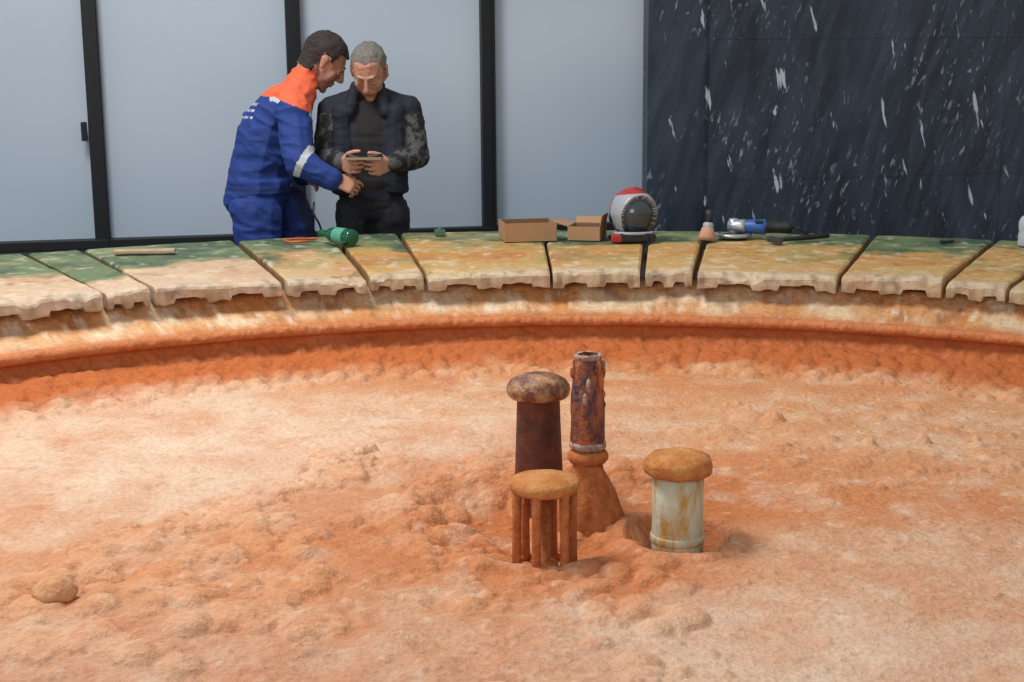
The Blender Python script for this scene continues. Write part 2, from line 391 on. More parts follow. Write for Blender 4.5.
# ---------- stone slabs of the rim ----------
m_slab=mat('travertine_slab',(210,180,150),.6,attr='tint',var=.13,vscale=34,bump=.004,bscale=50,spec=.3)
bounds=[-39.5,-30.6,-27.5,-18.7,-12.9,-9.0,-.3,6.0,9.6,19.3,26.2,30.3,39]
a=39
while a<320.4:
    a+= (320.5-39)/32; bounds.append(a)
def slab(a0,a1,sid):
    gap=.15
    a0+=gap*rng.uniform(.7,1.6);a1-=gap*rng.uniform(.7,1.6)
    fine=abs((a0+a1)/2)<50
    na=max(6,int((a1-a0)*(7 if fine else 1)));nr=60 if fine else 8
    A=np.radians(np.linspace(a0,a1,na+1));Rr=np.linspace(RI,RO,nr+1)
    off=rng.uniform(-.035,.015)
    Am,Rm=np.meshgrid(A,Rr,indexing='ij')
    frontj=.007*np.array([vn(np.array([[x*40,sid*3.1,0]]),5)[0]+.5*vn(np.array([[x*120,sid*3.1,0]]),15)[0] for x in A])
    Rm=Rm+ (1-(Rm-RI)/(RO-RI))*(off+frontj[:,None])
    tilt=rng.uniform(-.012,.012);hz=rng.uniform(-.004,.002);rt=rng.uniform(-.006,.014)
    Q=np.stack([np.sin(Am).ravel()*Rm.ravel(),np.cos(Am).ravel()*Rm.ravel(),np.full(Am.size,sid*2.0)],1)
    rnn=(Rm-RI)/(RO-RI)
    top=.858+hz+(tilt*np.linspace(-1,1,na+1)[:,None]-rt*(1-rnn))*(1-rnn)+.003*fbm(Q,9,3,90).reshape(Am.shape)
    chip=np.clip(fbm(Q,12,3,96).reshape(Am.shape)-.2,0,1)*np.clip((.09-rnn)/.09,0,1)
    top=top-.05*chip
    e=np.zeros_like(top)
    e[0,:]-=.006;e[-1,:]-=.006;e[:,0]-=.008;e[:,-1]-=.006
    top=top+e
    u=np.linspace(0,1,na+1)
    thick=.070-.018*((u>.14)&(u<.40))-.020*((u>.60)&(u<.86))+.005*np.array([vn(np.array([[x*90,sid,0]]),6)[0] for x in A])
    bot=(.86-thick[:,None])*np.ones_like(Rm)
    S=np.sin(Am);Cc=np.cos(Am)
    vt=np.stack([CX+S*Rm,CY+Cc*Rm,top],-1).reshape(-1,3);vb=np.stack([CX+S*Rm,CY+Cc*Rm,bot],-1).reshape(-1,3)
    n=(na+1)*(nr+1);ii=np.arange(n).reshape(na+1,nr+1)
    f=np.stack([ii[:-1,:-1],ii[:-1,1:],ii[1:,1:],ii[1:,:-1]],-1).reshape(-1,4)
    faces=[tuple(q) for q in f[:,::-1]]+[tuple(q+n) for q in f]
    ring=list(ii[:,0])+list(ii[-1,1:])+list(ii[-2::-1,-1])+list(ii[0,-2:0:-1])
    ctr=np.array([CX+math.sin((A[0]+A[-1])/2)*(RI+RO)/2,CY+math.cos((A[0]+A[-1])/2)*(RI+RO)/2])
    V=[*vt,*vb]
    rows=[ring]
    for tt in (.18,.6,.95):
        row=[]
        for q in ring:
            p=vt[q]*(1-tt)+vb[q]*tt
            dd=(p[:2]-ctr);dd=dd/np.linalg.norm(dd);ir=(q%(nr+1))
            pushd=.005+.004*mn.noise(Vector(p)*35)
            dirr=np.array([-math.sin(Am.ravel()[q]),-math.cos(Am.ravel()[q])]) if ir==0 else dd*.3
            p=p.copy();p[:2]+=dirr*pushd;row.append(len(V));V.append(p)
        rows.append(row)
    rows.append([q+n for q in ring])
    L=len(ring)
    for r0,r1 in zip(rows[:-1],rows[1:]):
        for q in range(L):
            faces.append((r0[q],r1[q],r1[(q+1)%L],r0[(q+1)%L]))
    me=mesh_pd('stone_slab',V,faces)
    bm=bmesh.new();bm.from_mesh(me);bmesh.ops.recalc_face_normals(bm,faces=bm.faces[:]);bm.to_mesh(me);bm.free()
    Vn=np.array(V);x=Vn[:,0]-CX;y=Vn[:,1]-CY;rn=(np.hypot(x,y)-RI)/(RO-RI)
    th=math.degrees((A[0]+A[-1])/2)
    left=1 if th<-18 else (.35 if th<-12 else 0)
    Q=np.stack([x,y,Vn[:,2]+sid*1.7],1)
    a1_=fbm(Q,3.5,4,101);a2=fbm(Q,9,4,102);a3=fbm(Q,22,3,103);a4=fbm(Q,5,4,104)
    sh=rng.uniform(-.08,.08)
    C=np.tile(linA((196,168,134)),(len(V),1))
    C=blend(C,.85*(1-left*.85)*np.ones(len(V)),(182,146,84))
    C=blend(C,left*.7*np.ones(len(V)),(194,164,140))
    ridge=np.exp(-((rn-.45+.15*a1_)/.24)**2)
    C=blend(C,ridge*(.75-left*.5)*np.clip(a2*1.5+.75,0,1),(188,126,46))
    C=blend(C,np.clip((a2-.1)*3,0,1)*.5*(rn<.7),(204,184,150))
    C=blend(C,np.exp(-((rn-.3)/.22)**2)*np.clip((a4-.02)*3,0,1)*(.6-left*.25),(178,108,54))
    C=blend(C,np.clip((a1_-.08)*4,0,1)*.5*(rn>.2)*(1-left*.5),(138,112,64))
    C=blend(C,np.clip((-a4-.12)*4,0,1)*.55*(rn>.15)*(1-left*.6),(144,138,84))
    g=np.clip((rn-.58+sh+.45*a1_+left*.22)/.14,0,1)
    C=blend(C,g*.92,(90,112,76));C=blend(C,g*np.clip(a4*2+.4,0,1)*.8,(52,76,60));C=blend(C,g*np.clip((a2-.1)*4,0,1)*.5,(150,150,106))
    C=blend(C,np.clip((a3-.32)*5,0,1)*.45,(216,206,188));C=blend(C,np.clip((-a3-.34)*5,0,1)*.5*(rn>.2),(112,78,48))
    front=np.clip((.06-rn)/.05,0,1)
    C=blend(C,front*.7,(188,172,150));C=blend(C,front*np.clip((a2-.05)*3,0,1)*.7,(168,132,96));C=blend(C,front*np.clip((a3-.15)*4,0,1)*.7,(128,106,86))
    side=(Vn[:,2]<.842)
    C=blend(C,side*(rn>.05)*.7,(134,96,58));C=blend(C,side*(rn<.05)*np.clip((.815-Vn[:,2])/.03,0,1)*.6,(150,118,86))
    set_col(me,C)
    ob=new_obj('stone_slab',me,[m_slab])
for i in range(len(bounds)-1):slab(bounds[i],bounds[i+1],i)

# ---------- fixtures ----------
m_or=mat('orange_crust',(178,108,58),.95,color2=(204,146,92),vscale=22,bump=.008,bscale=90,spec=.1)
m_or2=mat('orange_crust_leg',(164,92,52),.95,color2=(192,120,74),vscale=40,bump=.006,bscale=90,spec=.1)
m_rust=mat('rusted_iron',(62,28,20),.65,color2=(108,52,32),vscale=18,bump=.004,bscale=60)
m_cap=mat('mineral_cap',(104,54,28),.35,color2=(194,146,98),vscale=30,bump=.008,bscale=60,lo=.42,hi=.72)
m_crust=mat('dark_mineral_crust',(72,40,50),.45,color2=(170,94,50),vscale=26,bump=.010,bscale=60,lo=.4,hi=.62,stretch=(1,1,.5))
m_white=mat('white_mineral',(182,168,156),.6,color2=(120,66,50),vscale=60,bump=.006,bscale=90)
m_paint=mat('flaking_yellow_white_paint',(186,186,162),.6,color2=(176,132,52),vscale=26,bump=.003,bscale=50,stretch=(1,1,.3),lo=.46,hi=.62)
# stool-like perforated outlet
b=MB();M=Matrix.Translation((.071,3.235,.515))
b.lathe([(0,.186),(.05,.186),(.072,.190),(.078,.197),(.081,.206),(.080,.213),(.074,.219),(.05,.224),(.02,.226),(0,.226)],0,64,M,True,.0018)
for i in range(6):
    a=math.radians(12+60*i);x,y=.066*math.cos(a),.066*math.sin(a)
    b.tube([(x,y,-.02),(x*1.0,y,.05),(x*.99,y,.12),(x*.98,y,.195)],[.012,.0105,.010,.012],1,12,M)
b.tube([(.066*math.cos(t*.3142),.066*math.sin(t*.3142),.012) for t in range(21)],.008,1,8,M)
b.lathe([(.03,-.02),(.03,.02),(.014,.022),(.014,.19)],1,24,M)
b.obj('stool_shaped_outlet',[m_or,m_or2])
# mushroom cap pipe
b=MB();M=Matrix.Translation((.066,3.66,.525))
b.lathe([(.066,-.05),(.066,0),(.063,.06),(.060,.14),(.056,.24),(.054,.30),(.056,.305)],1,56,M,True,.0012)
b.lathe([(.054,.296),(.072,.298),(.079,.306),(.081,.316),(.079,.328),(.070,.342),(.05,.353),(.025,.359),(0,.360)],0,64,M,True,.0025)
b.obj('mushroom_cap_vent_pipe',[m_cap,m_rust])
# encrusted standpipe
b=MB();M=Matrix.Translation((.183,3.49,.50))
b.lathe([(.098,-.03),(.098,0),(.097,.03),(.092,.06),(.084,.09),(.070,.12),(.053,.15),(.041,.175),(.036,.20)],1,56,M,True,.008)
b.lathe([(.030,.195),(.044,.20),(.050,.208),(.050,.218),(.044,.228),(.030,.232)],1,48,M,True,.0015)
b.lathe([(.030,.228),(.041,.238),(.043,.26),(.041,.30),(.043,.33),(.038,.37),(.037,.41),(.032,.44),(.031,.462),(.026,.466),(.024,.455),(.022,.40),(0,.39)],0,56,M,True,.005)
b.lathe([(.036,.232),(.0445,.238),(.045,.248),(.041,.253)],2,48,M,True,.003,False)
b.lathe([(.027,.455),(.033,.458),(.034,.466),(.029,.470),(.025,.468)],2,40,M,True,.0015,False)
for i in range(34):
    a=random.random()*6.28;z=.25+.2*random.random();s=.004+.005*random.random()
    b.ell((.037*math.cos(a),.037*math.sin(a),z),(s,s,s*(1.5+2*random.random())),random.choice([0,1,2]),M,2)
b.obj('encrusted_standpipe',[m_crust,m_or2,m_white])
# capped painted pipe
b=MB();M=Matrix.Translation((.389,3.355,.497))
b.lathe([(.061,-.03),(.062,.05),(.060,.12),(.061,.23)],1,56,M,True,.0006)
b.lathe([(.063,.045),(.065,.050),(.065,.060),(.063,.065)],1,56,M,True)
b.lathe([(.056,.212),(.078,.212),(.084,.220),(.085,.238),(.079,.248),(.066,.257),(.04,.260),(0,.262)],0,9,M@Matrix.Rotation(.3,4,'Z'),True,.003)
b.obj('capped_outlet_pipe',[m_or,m_paint])
def rock(x,y,z,s,m=m_or):
    bm=bmesh.new();bmesh.ops.create_icosphere(bm,subdivisions=4,radius=1)
    for v in bm.verts:
        n=mn.noise(v.co*1.3+Vector((x*9,y*7,0)))*.14+mn.noise(v.co*5+Vector((x,y,3)))*.06
        v.co=v.co*(1+n);v.co=Vector((v.co.x*s,v.co.y*s*.85,v.co.z*s*.6))
    me=bpy.data.meshes.new('sediment_rock');bm.to_mesh(me);bm.free()
    ob=new_obj('sediment_rock',me,[m],smooth=True);ob.location=(x,y,z);ob.rotation_euler=(0,0,x*5)
m_rk=mat('pale_orange_crust',(196,140,98),.95,color2=(212,162,122),vscale=22,bump=.008,bscale=90,spec=.1)
rock(-.967,2.95,.580,.052,m_rk)

# ---------- clutter on the rim ----------
ZT=.862
m_card=mat('cardboard',(162,124,88),.85,var=.06,vscale=20)
m_card2=mat('cardboard_inside',(120,90,64),.85)  # darker copy of the cardboard, box interior shade put into its colour
def openbox(name,loc,rz,w,d,h,flaps):
    b=MB();M=TR(loc,rz);t=.004
    b.box((0,0,t/2),(w,d,t),1,M);b.box((0,-d/2,h/2),(w,t,h),0,M);b.box((0,d/2,h/2),(w,t,h),0,M)
    b.box((-w/2,0,h/2),(t,d,h),0,M);b.box((w/2,0,h/2),(t,d,h),0,M)
    b.box((0,d/2-t,h/2),(w-t,t*.5,h-.004),1,M)
    for (sx,sy,an,l) in flaps:
        if sx:
            F=M@Matrix.Translation((sx*w/2,0,h))@Matrix.Rotation(sx*math.radians(an),4,'Y');b.box((sx*0,0,l/2),(t*.7,d*.96,l),0,F)
        else:
            F=M@Matrix.Translation((0,sy*d/2,h))@Matrix.Rotation(sy*math.radians(-an),4,'X');b.box((0,0,l/2),(w*.96,t*.7,l),0,F)
    return b.obj(name,[m_card,m_card2])
openbox('cardboard_box',(.072,6.47,ZT+.002),.16,.225,.18,.080,[])
openbox('cardboard_box',(.335,6.47,ZT+.002),-.25,.14,.15,.060,[(-1,0,75,.07),(0,1,50,.04),(1,0,10,.05)])
# welding face shield helmet
m_red=mat('red_plastic',(160,32,32),.35,coat=.3);m_grey=mat('light_grey_plastic',(150,154,158),.4)
m_blk=mat('black_plastic',(24,24,26),.45);m_vis=mat('smoked_visor',(50,58,64),.15,spec=.8)
bm=bmesh.new();bmesh.ops.create_uvsphere(bm,u_segments=128,v_segments=96,radius=1)
me=bpy.data.meshes.new('shell')
for v in bm.verts:
    x,y,z=v.co
    wx=1-.22*max(0,-z)                      # narrower at the chin
    e=math.hypot(x/.90,(z+.20)/.88)
    s=1.0
    if y<0:
        if e<.88:s=.84+.07*e
        elif e<1.03:s=1.08
    yy=y*.118*s
    if y>0:yy*=1+.25*max(0,z)             # crown runs further back
    v.co=Vector((x*.098*s*wx,yy,max(z,-.92)*.118*s))
for f in bm.faces:
    c=f.calc_center_median();z=c.z/.118;x=c.x/.098/(1-.22*max(0,-z));y=c.y
    e=math.hypot(x/.90,(z+.20)/.88)
    m_=0
    if y<.015 and z<.70:m_=1
    if y<0 and e<.88:m_=2
    elif z<-.55 and y>-.02:m_=3
    f.material_index=m_;f.smooth=True
bm.to_mesh(me);bm.free()
hel=empty('welding_helmet',(.53,6.42,ZT))
sh=new_obj('shell',me,[m_red,m_grey,m_vis,m_blk]);sh.location=(0,0,.113);sh.rotation_euler=(math.radians(-8),0,.30);sh.parent=hel
b=MB()
for sx in (-1,1):
    b.lathe([(0,0),(.020,0),(.023,.004),(.020,.010),(.012,.013),(0,.013)],1,32,TR((sx*.090,0,.10),0,0,sx*math.pi/2))
b.box((0,-.085,.022),(.13,.05,.044),1,None,.010)
b.tube([(.085*math.sin(t),-.06-.05*math.cos(t),.040) for t in np.linspace(-1.4,1.4,12)],.007,2,8)
b.tube([(.095*math.sin(t),.02-.09*math.cos(t),.012) for t in np.linspace(-1.5,1.5,14)],.011,1,8)
b.box((-.075,-.085,.018),(.05,.05,.036),0,None,.008);b.box((.07,-.08,.02),(.04,.04,.035),1,None,.006)
o=b.obj('pivots_and_chin_guard',[m_red,m_blk,m_grey]);o.parent=hel
# round brush
m_brist=mat('bristles',(190,140,112),.9,bump=.003,bscale=120)
b=MB();M=TR((.845,6.36,ZT),0,math.radians(-14),math.radians(8))
b.lathe([(0,0),(.034,.0),(.036,.02),(.026,.055),(.020,.06)],0,32,M,True,.001)
b.lathe([(.022,.055),(.023,.06),(.023,.075),(.018,.08)],2,32,M)
b.lathe([(.014,.078),(.016,.09),(.020,.11),(.022,.125),(.016,.135),(0,.138)],1,32,M)
b.obj('round_brush',[m_brist,m_blk,m_grey])
# angle grinder
m_blue=mat('blue_tool_plastic',(36,84,150),.4);m_alu=mat('cast_aluminium',(176,180,184),.35,.7,var=.08,vscale=30)
b=MB();M=TR((1.03,6.44,ZT+.052),math.radians(-14))@Matrix.Scale(1.12,4)
def xl(prof,m,MM):b.lathe(prof,m,32,MM@Matrix.Rotation(math.pi/2,4,'Y'))
xl([(0,-.01),(.024,-.01),(.027,0),(.029,.05),(.031,.07),(.027,.075)],0,M)
xl([(.027,.075),(.0245,.08),(.023,.12),(.025,.16),(.022,.175),(0,.178)],1,M)
xl([(0,-.075),(.018,-.073),(.026,-.05),(.028,-.02),(.028,-.005)],2,M)
b.lathe([(0,-.042),(.018,-.042),(.02,-.02),(.022,.01),(.018,.03),(0,.032)],2,32,M@Matrix.Translation((-.05,0,0)))
b.lathe([(0,-.040),(.058,-.040),(.060,-.037),(.058,-.034),(0,-.034)],3,48,M@Matrix.Translation((-.05,0,0)))
pts=[( .064*math.cos(math.radians(t)),.064*math.sin(math.radians(t)),-.033) for t in range(-200,20,10)]
b.tube(pts,.008,2,8,M@Matrix.Translation((-.05,0,0)))
b.tube([(-.05,.03,.0),(-.05,.06,.005),(-.05,.09,.01),(-.05,.13,.01)],[.009,.014,.016,.014],3,14,M)
b.box((.05,-.02,.022),(.03,.02,.01),3,M,.002)
b.tube([(.175,0,0),(.21,.01,-.01),(.24,.05,-.035),(.22,.12,-.04),(.12,.16,-.04)],.004,3,8,M)
b.obj('angle_grinder',[m_blue,m_blk,m_alu,m_blk])
# hammer
b=MB();M=TR((1.16,6.28,ZT+.014),math.radians(26))
b.tube([(-.03,0,0),(.05,0,0),(.14,0,.002),(.24,0,.004)],[.009,.009,.012,.013],0,12,M)
b.box((-.04,0,.0),(.026,.085,.024),1,M,.004)
b.obj('hammer',[m_blk,mat('steel',(90,92,96),.4,.8)])
# green glass bottle, lying
m_green=mat('green_glass',(10,110,74),.08,trans=.5,spec=.7)
b=MB();M=TR((-.745,6.36,ZT+.037),math.radians(-48))@Matrix.Rotation(math.pi/2,4,'Y')
b.lathe([(0,.105),(.028,.105),(.034,.1),(.035,.09),(.035,-.03),(.030,-.055),(.016,-.085),(.0135,-.12),(.016,-.122),(.016,-.135),(0,-.136)],0,40,M)
b.lathe([(.0355,.06),(.0358,.058),(.0358,-.01),(.0355,-.012)],1,40,M,True,0,False)
b.obj('green_glass_bottle',[m_green,mat('bottle_label',(80,150,124),.5)])
# flat batten on the left slab
b=MB();b.box((0,0,.008),(.25,.06,.014),0,TR((-1.53,6.13,ZT),.12),.003);b.obj('wooden_batten',[mat('weathered_wood',(172,146,118),.8,var=.2,vscale=15)])
b=MB();M=TR((-.32,6.62,ZT),.2);b.box((0,0,.014),(.045,.045,.026),0,M,.003);b.lathe([(.012,.026),(.012,.035),(0,.036)],0,20,M);b.obj('small_green_tin',[mat('green_tin',(70,104,82),.5)])
b=MB();M=TR((1.83,6.2,ZT),.5);b.tube([(0,0,.008),(.05,0,.008),(.06,.01,.008)],[.007,.007,.004],0,10,M);b.box((-.01,0,.008),(.02,.02,.014),0,M,.002);b.obj('small_black_nozzle',[m_blk])
m_pet=mat('translucent_grey_plastic',(190,196,202),.2,trans=.25)
b=MB();M=TR((2.150,6.12,ZT));b.lathe([(0,0),(.036,0),(.039,.006),(.038,.05),(.035,.06),(.038,.07),(.038,.10),(.030,.118),(.014,.130),(.013,.138)],0,40,M);b.lathe([(.015,.136),(.015,.150),(0,.151)],1,24,M)
b.obj('plastic_bottle',[m_pet,mat('white_cap',(220,222,225),.4)])
b=MB();b.tube([(-.86,6.50,ZT+.006),(-.95,6.52,ZT+.006),(-1.0,6.46,ZT+.006),(-.96,6.40,ZT+.006),(-.88,6.42,ZT+.006)],.005,0,8);b.obj('orange_cable',[mat('orange_rubber',(200,90,40),.5)])

# ================= PEOPLE =================
bm=bmesh.new();bmesh.ops.create_icosphere(bm,subdivisions=2,radius=1);ICO=np.array([v.co[:] for v in bm.verts]);bm.free()
def hull(*els):
    """convex hull of ellipsoids: each (center, radius | (rx,ry,rz) [, 3x3])"""
    pts=[]
    for e in els:
        c=np.array(e[0],float);r=np.array(e[1],float) if hasattr(e[1],'__len__') else np.full(3,float(e[1]))
        p=ICO*r
        if len(e)>2:p=p@np.array(e[2]).T
        pts.append(p+c)
    pts=np.concatenate(pts)
    bm=bmesh.new()
    for p in pts:bm.verts.new(p)
    res=bmesh.ops.convex_hull(bm,input=bm.verts[:])
    junk=[g for g in set(res['geom_interior'])|set(res['geom_unused']) if isinstance(g,bmesh.types.BMVert) and g.is_valid]
    bmesh.ops.delete(bm,geom=junk,context='VERTS')
    bm.verts.index_update()
    out=([v.co[:] for v in bm.verts],[[v.index for v in f.verts] for f in bm.faces]);bm.free();return out
def union(name,hulls,voxel,it,fn=None,disp=None):
    V=[];F=[]
    for v,f in hulls:
        o=len(V);V+=v;F+=[[i+o for i in q] for q in f]
    me=mesh_pd(name+'_src',V,F);ob=bpy.data.objects.new(name+'_src',me);col.objects.link(ob)
    md=ob.modifiers.new('r','REMESH');md.mode='VOXEL';md.voxel_size=voxel
    if it:
        ms=ob.modifiers.new('s','SMOOTH');ms.factor=.5;ms.iterations=it
    dg=bpy.context.evaluated_depsgraph_get();dg.update()
    m2=bpy.data.meshes.new_from_object(ob.evaluated_get(dg));m2.name=name
    bpy.data.objects.remove(ob)
    if disp is not None:
        v=getv(m2);n=getn(m2);v=v+n*disp(v,n)[:,None];setv(m2,v)
    if fn is not None:
        c=np.empty(len(m2.polygons)*3,np.float32);m2.polygons.foreach_get('center',c)
        nn=np.empty(len(m2.polygons)*3,np.float32);m2.polygons.foreach_get('normal',nn)
        lab=fn(c.reshape(-1,3).astype(float),nn.reshape(-1,3).astype(float)).astype(np.int32)
    else:lab=None
    return m2,lab
def finish(name,res,mats,parent):
    me,lab=res
    me.materials.clear()
    for m in mats:me.materials.append(m)
    if lab is not None:me.polygons.foreach_set('material_index',lab)
    me.polygons.foreach_set('use_smooth',np.ones(len(me.polygons),bool));me.update()
    ob=bpy.data.objects.new(name,me);col.objects.link(ob)
    ob.parent=parent;ob.matrix_parent_inverse=Matrix.Translation(parent.location).inverted()
    return ob
def hand(wrist,d,pn,t,curl,thumbcurl=.35,scale=1.0):
    w=Vector(wrist);d=Vector(d).normalized();pn=Vector(pn);pn=(pn-d*pn.dot(d)).normalized()
    t=Vector(t);t=(t-d*t.dot(d)-pn*t.dot(pn)).normalized();S=scale;H=[]
    H.append(hull((w-d*.05,.026*S),(w,(.025*S))))
    H.append(hull((w+t*.012*S,.019*S),(w-t*.012*S,.018*S),(w+d*.085*S+t*.032*S,.0125*S),(w+d*.088*S,.013*S),(w+d*.078*S-t*.034*S,.0115*S)))
    H.append(hull((w+d*.02*S+t*.02*S+pn*.006,.016*S),(w+d*.055*S+t*.024*S+pn*.01,.013*S)))
    offs=[.031,.0105,-.0105,-.031];ln=[.074,.082,.077,.060];st=[.086,.090,.087,.079]
    for i in range(4):
        p=w+d*st[i]*S+t*offs[i]*S;a=curl[i][0];r=.0098*S
        dirb=(d+t*(.10-.06*i)).normalized()
        for k,fr in enumerate((.45,.31,.24)):
            q=p+(dirb*math.cos(a)+pn*math.sin(a))*ln[i]*fr*S
            H.append(hull((p,r),(q,r*.9)));p=q;r*=.9;a+=curl[i][1]
    p=w+d*.022*S+t*.024*S;dr=(d*.65+t*.6+pn*.4).normalized();r=.0135*S
    for k,l in enumerate((.040,.032,.026)):
        q=p+dr*l*S;H.append(hull((p,r),(q,r*.86)));p=q;r*=.86
        dr=(dr+(d*.5-t*.45+pn*.45)*thumbcurl).normalized()
    return H
def head(parent,prefix,M,neck,hairc,skinc,beard,bald,lipc=(160,100,86),scale=1.0):
    M2=M@Matrix.Scale(scale,4);nk=M2.inverted()@Vector(neck)
    H=[hull(((0,-.018,.035),(.077,.096,.084))),
       hull(((0,.0,.03),(.071,.084,.06)),((0,.030,-.04),(.060,.056,.05)),((0,.045,-.085),(.038,.034,.024))),
       hull(((0,.068,-.097),(.020,.016,.015)),((0,.03,-.07),(.054,.03,.02))),
       hull(((-.030,.076,.028),.011),((.030,.076,.028),.011)),
       hull(((0,.084,.018),.009),((0,.106,-.018),.0110)),
       hull(((-.010,.095,-.024),.0090),((.010,.095,-.024),.0090)),
       hull(((-.034,.052,-.020),(.027,.026,.026)),((-.034,.045,-.05),(.024,.026,.02))),hull(((.034,.052,-.020),(.027,.026,.026)),((.034,.045,-.05),(.024,.026,.02))),
       hull(((-.020,.080,-.052),.0065),((0,.087,-.049),.0065)),hull(((.020,.080,-.052),.0065),((0,.087,-.049),.0065)),
       hull(((-.016,.080,-.061),.0065),((.016,.080,-.061),.0065),((0,.084,-.062),.0068)),
       hull(((-.064,-.02,-.045),.012),((.064,-.02,-.045),.012),((0,.05,-.08),.02)),
       hull(((0,-.025,-.03),(.058,.058,.05)),((0,-.04,0),(.06,.06,.05)),(nk,.062))]
    for s in (-1,1):
        H.append(hull(((s*.078,-.008,.012),(.006,.017,.018)),((s*.074,0,-.022),(.006,.009,.012))))
        H.append(hull(((s*.031,.068,.008),(.018,.014,.010))))   # upper lid, lowered
        H.append(hull(((s*.031,.066,-.009),(.016,.012,.006))))
    hl=.088 if bald else .070
    def ishair(c):
        x,y,z=c[:,0],c[:,1],c[:,2]
        n=.006*fbm(c,60,2,3)
        top=z>hl+n+np.where(y<.04,-.6*(.04-y),0)
        side=(y<.030+n)&(z>.018+n)
        back=(y<-.022+n)&(z>-.072+n)
        ear=(np.abs(x)>.0735)&(y>-.027)&(y<.012)&(z<.03)&(z>-.04)
        return (top|side|back)&~ear
    def fn(c,n):
        x,y,z=c[:,0],c[:,1],c[:,2];lab=np.zeros(len(c),int)
        if beard:lab[(z<-.040)&(y>.0)&(z>-.125)&~((np.abs(x)<.02)&(z>-.069)&(y>.080))]=3
        lab[(np.abs(x)<.022)&(z<-.049)&(z>-.064)&(y>.082)]=2
        lab[ishair(c)]=1
        return lab
    def disp(v,n):
        h=ishair(v).astype(float)
        return h*((.003 if bald else .009)+(.002 if bald else .006)*fbm(v*np.array([1,.5,1]),55,3,9))
    me,lab=union(prefix,H,.003,3,fn,disp)
    mats=[mat(prefix+'_skin',skinc,.5,var=.06,vscale=30,bump=.001,bscale=150,sss=.15),
          mat(prefix+'_hair',hairc,.8,var=.35,vscale=90,bump=.004,bscale=160),
          mat(prefix+'_lips',lipc,.5),mat(prefix+'_stubble',tuple(int(a*.8+b_*.2) for a,b_ in zip(skinc,hairc)),.7,var=.1,vscale=120)]
    me.transform(M2);ob=finish('head',(me,lab),mats,parent)
    b=MB()
    for s in (-1,1):
        b.ell((s*.031,.0695,.000),(.0120,.0110,.0095),0,M2);b.ell((s*.031,.0785,-.003),(.0050,.0025,.0045),1,M2,2)
        b.tube([(s*.013,.0845,.030),(s*.029,.0835,.036),(s*.044,.071,.031)],[.0028,.0038,.0022],2,8,M2)
    b.obj('eyes_and_brows',[mat('eye_white',(190,176,166),.3),mat('iris',(60,44,34),.2),mats[1]],parent)

# ----- man 2 : older man in dark vest -----
O=Vector((-.665,7.08,0))
man2=empty('man_in_dark_vest',O)
def o2(x,y,z):return (O.x+x,O.y+y,z)
LS,LE,LW=o2(.180,.0,1.405),o2(.225,-.045,1.185),o2(.115,-.255,1.17)
RS,RE,RW=o2(-.180,.0,1.405),o2(-.215,-.045,1.19),o2(-.115,-.255,1.18)
H=[hull((o2(0,.0,.95),(.160,.115,.09)),(o2(0,-.01,1.08),(.158,.125,.08))),
   hull((o2(0,-.01,1.08),(.158,.125,.08)),(o2(0,0,1.30),(.175,.125,.10))),
   hull((o2(0,0,1.30),(.175,.125,.10)),(o2(.13,.01,1.39),(.07,.075,.06)),(o2(-.13,.01,1.39),(.07,.075,.06)),(o2(0,.01,1.42),(.1,.09,.06))),
   hull((LS,.066),(o2(0,.02,1.475),.066)),hull((RS,.066),(o2(0,.02,1.475),.066)),
   hull((o2(0,.0,1.475),(.078,.080,.022)),(o2(0,-.005,1.530),(.072,.074,.012))),
   hull((LS,.070),(LE,.060)),hull((LE,.060),(LW,.044)),hull((RS,.070),(RE,.060)),hull((RE,.060),(RW,.044)),
   hull((o2(.125,-.05,1.40),(.055,.065,.05)),(o2(.120,-.07,1.2),(.062,.07,.05)),(o2(.125,-.06,1.03),(.06,.075,.025))),
   hull((o2(-.125,-.05,1.40),(.055,.065,.05)),(o2(-.120,-.07,1.2),(.062,.07,.05)),(o2(-.125,-.06,1.03),(.06,.075,.025))),
   hull((o2(0,.03,1.03),(.178,.11,.025)),(o2(0,.03,1.15),(.17,.11,.03))),
   hull((o2(.055,-.05,1.515),(.025,.03,.025)),(o2(.085,-.095,1.40),(.03,.022,.03))),
   hull((o2(-.055,-.05,1.515),(.025,.03,.025)),(o2(-.085,-.095,1.40),(.03,.022,.03)))]
for s in (-1,1):
    hp,kn,an=o2(s*.085,0,.93),o2(s*.10,-.02,.50),o2(s*.11,.03,.10)
    H+=[hull((hp,(.095,.1,.09)),(kn,.072)),hull((kn,.072),(an,.056)),
        hull((o2(s*.11,.05,.045),(.042,.05,.04)),(o2(s*.12,-.11,.04),(.045,.06,.035))),hull((an,.056),(o2(s*.11,.04,.05),.045))]
def seg_t(c,A,B):
    A=np.array(A);B=np.array(B);d=B-A;return ((c-A)@d)/(d@d),np.linalg.norm(c-A-np.clip(((c-A)@d)/(d@d),0,1)[:,None]*d,axis=1)
def fn2(c,n):
    x=c[:,0]-O.x;y=c[:,1]-O.y;z=c[:,2];lab=np.zeros(len(c),int)  # 0 vest
    lab[(np.abs(x)<.062-.02*(z-1.2))&(y<0)&(z<1.50)]=1          # sweater
    for S_,E_,W_ in ((LS,LE,LW),(RS,RE,RW)):
        t,dd=seg_t(c,S_,E_);t2,d2=seg_t(c,E_,W_)
        arm=((t>.12)&(dd<.085)&(np.abs(x)>.165+.0*z))|((d2<.075)&(y<-.03)&(t2>0)&((np.abs(x)>.19)|(y<-.15)))
        lab[arm]=2
    lab[z<1.0]=3
    lab[(z<.10)]=4
    lab[(z<1.03)&(z>1.0)]=0
    return lab
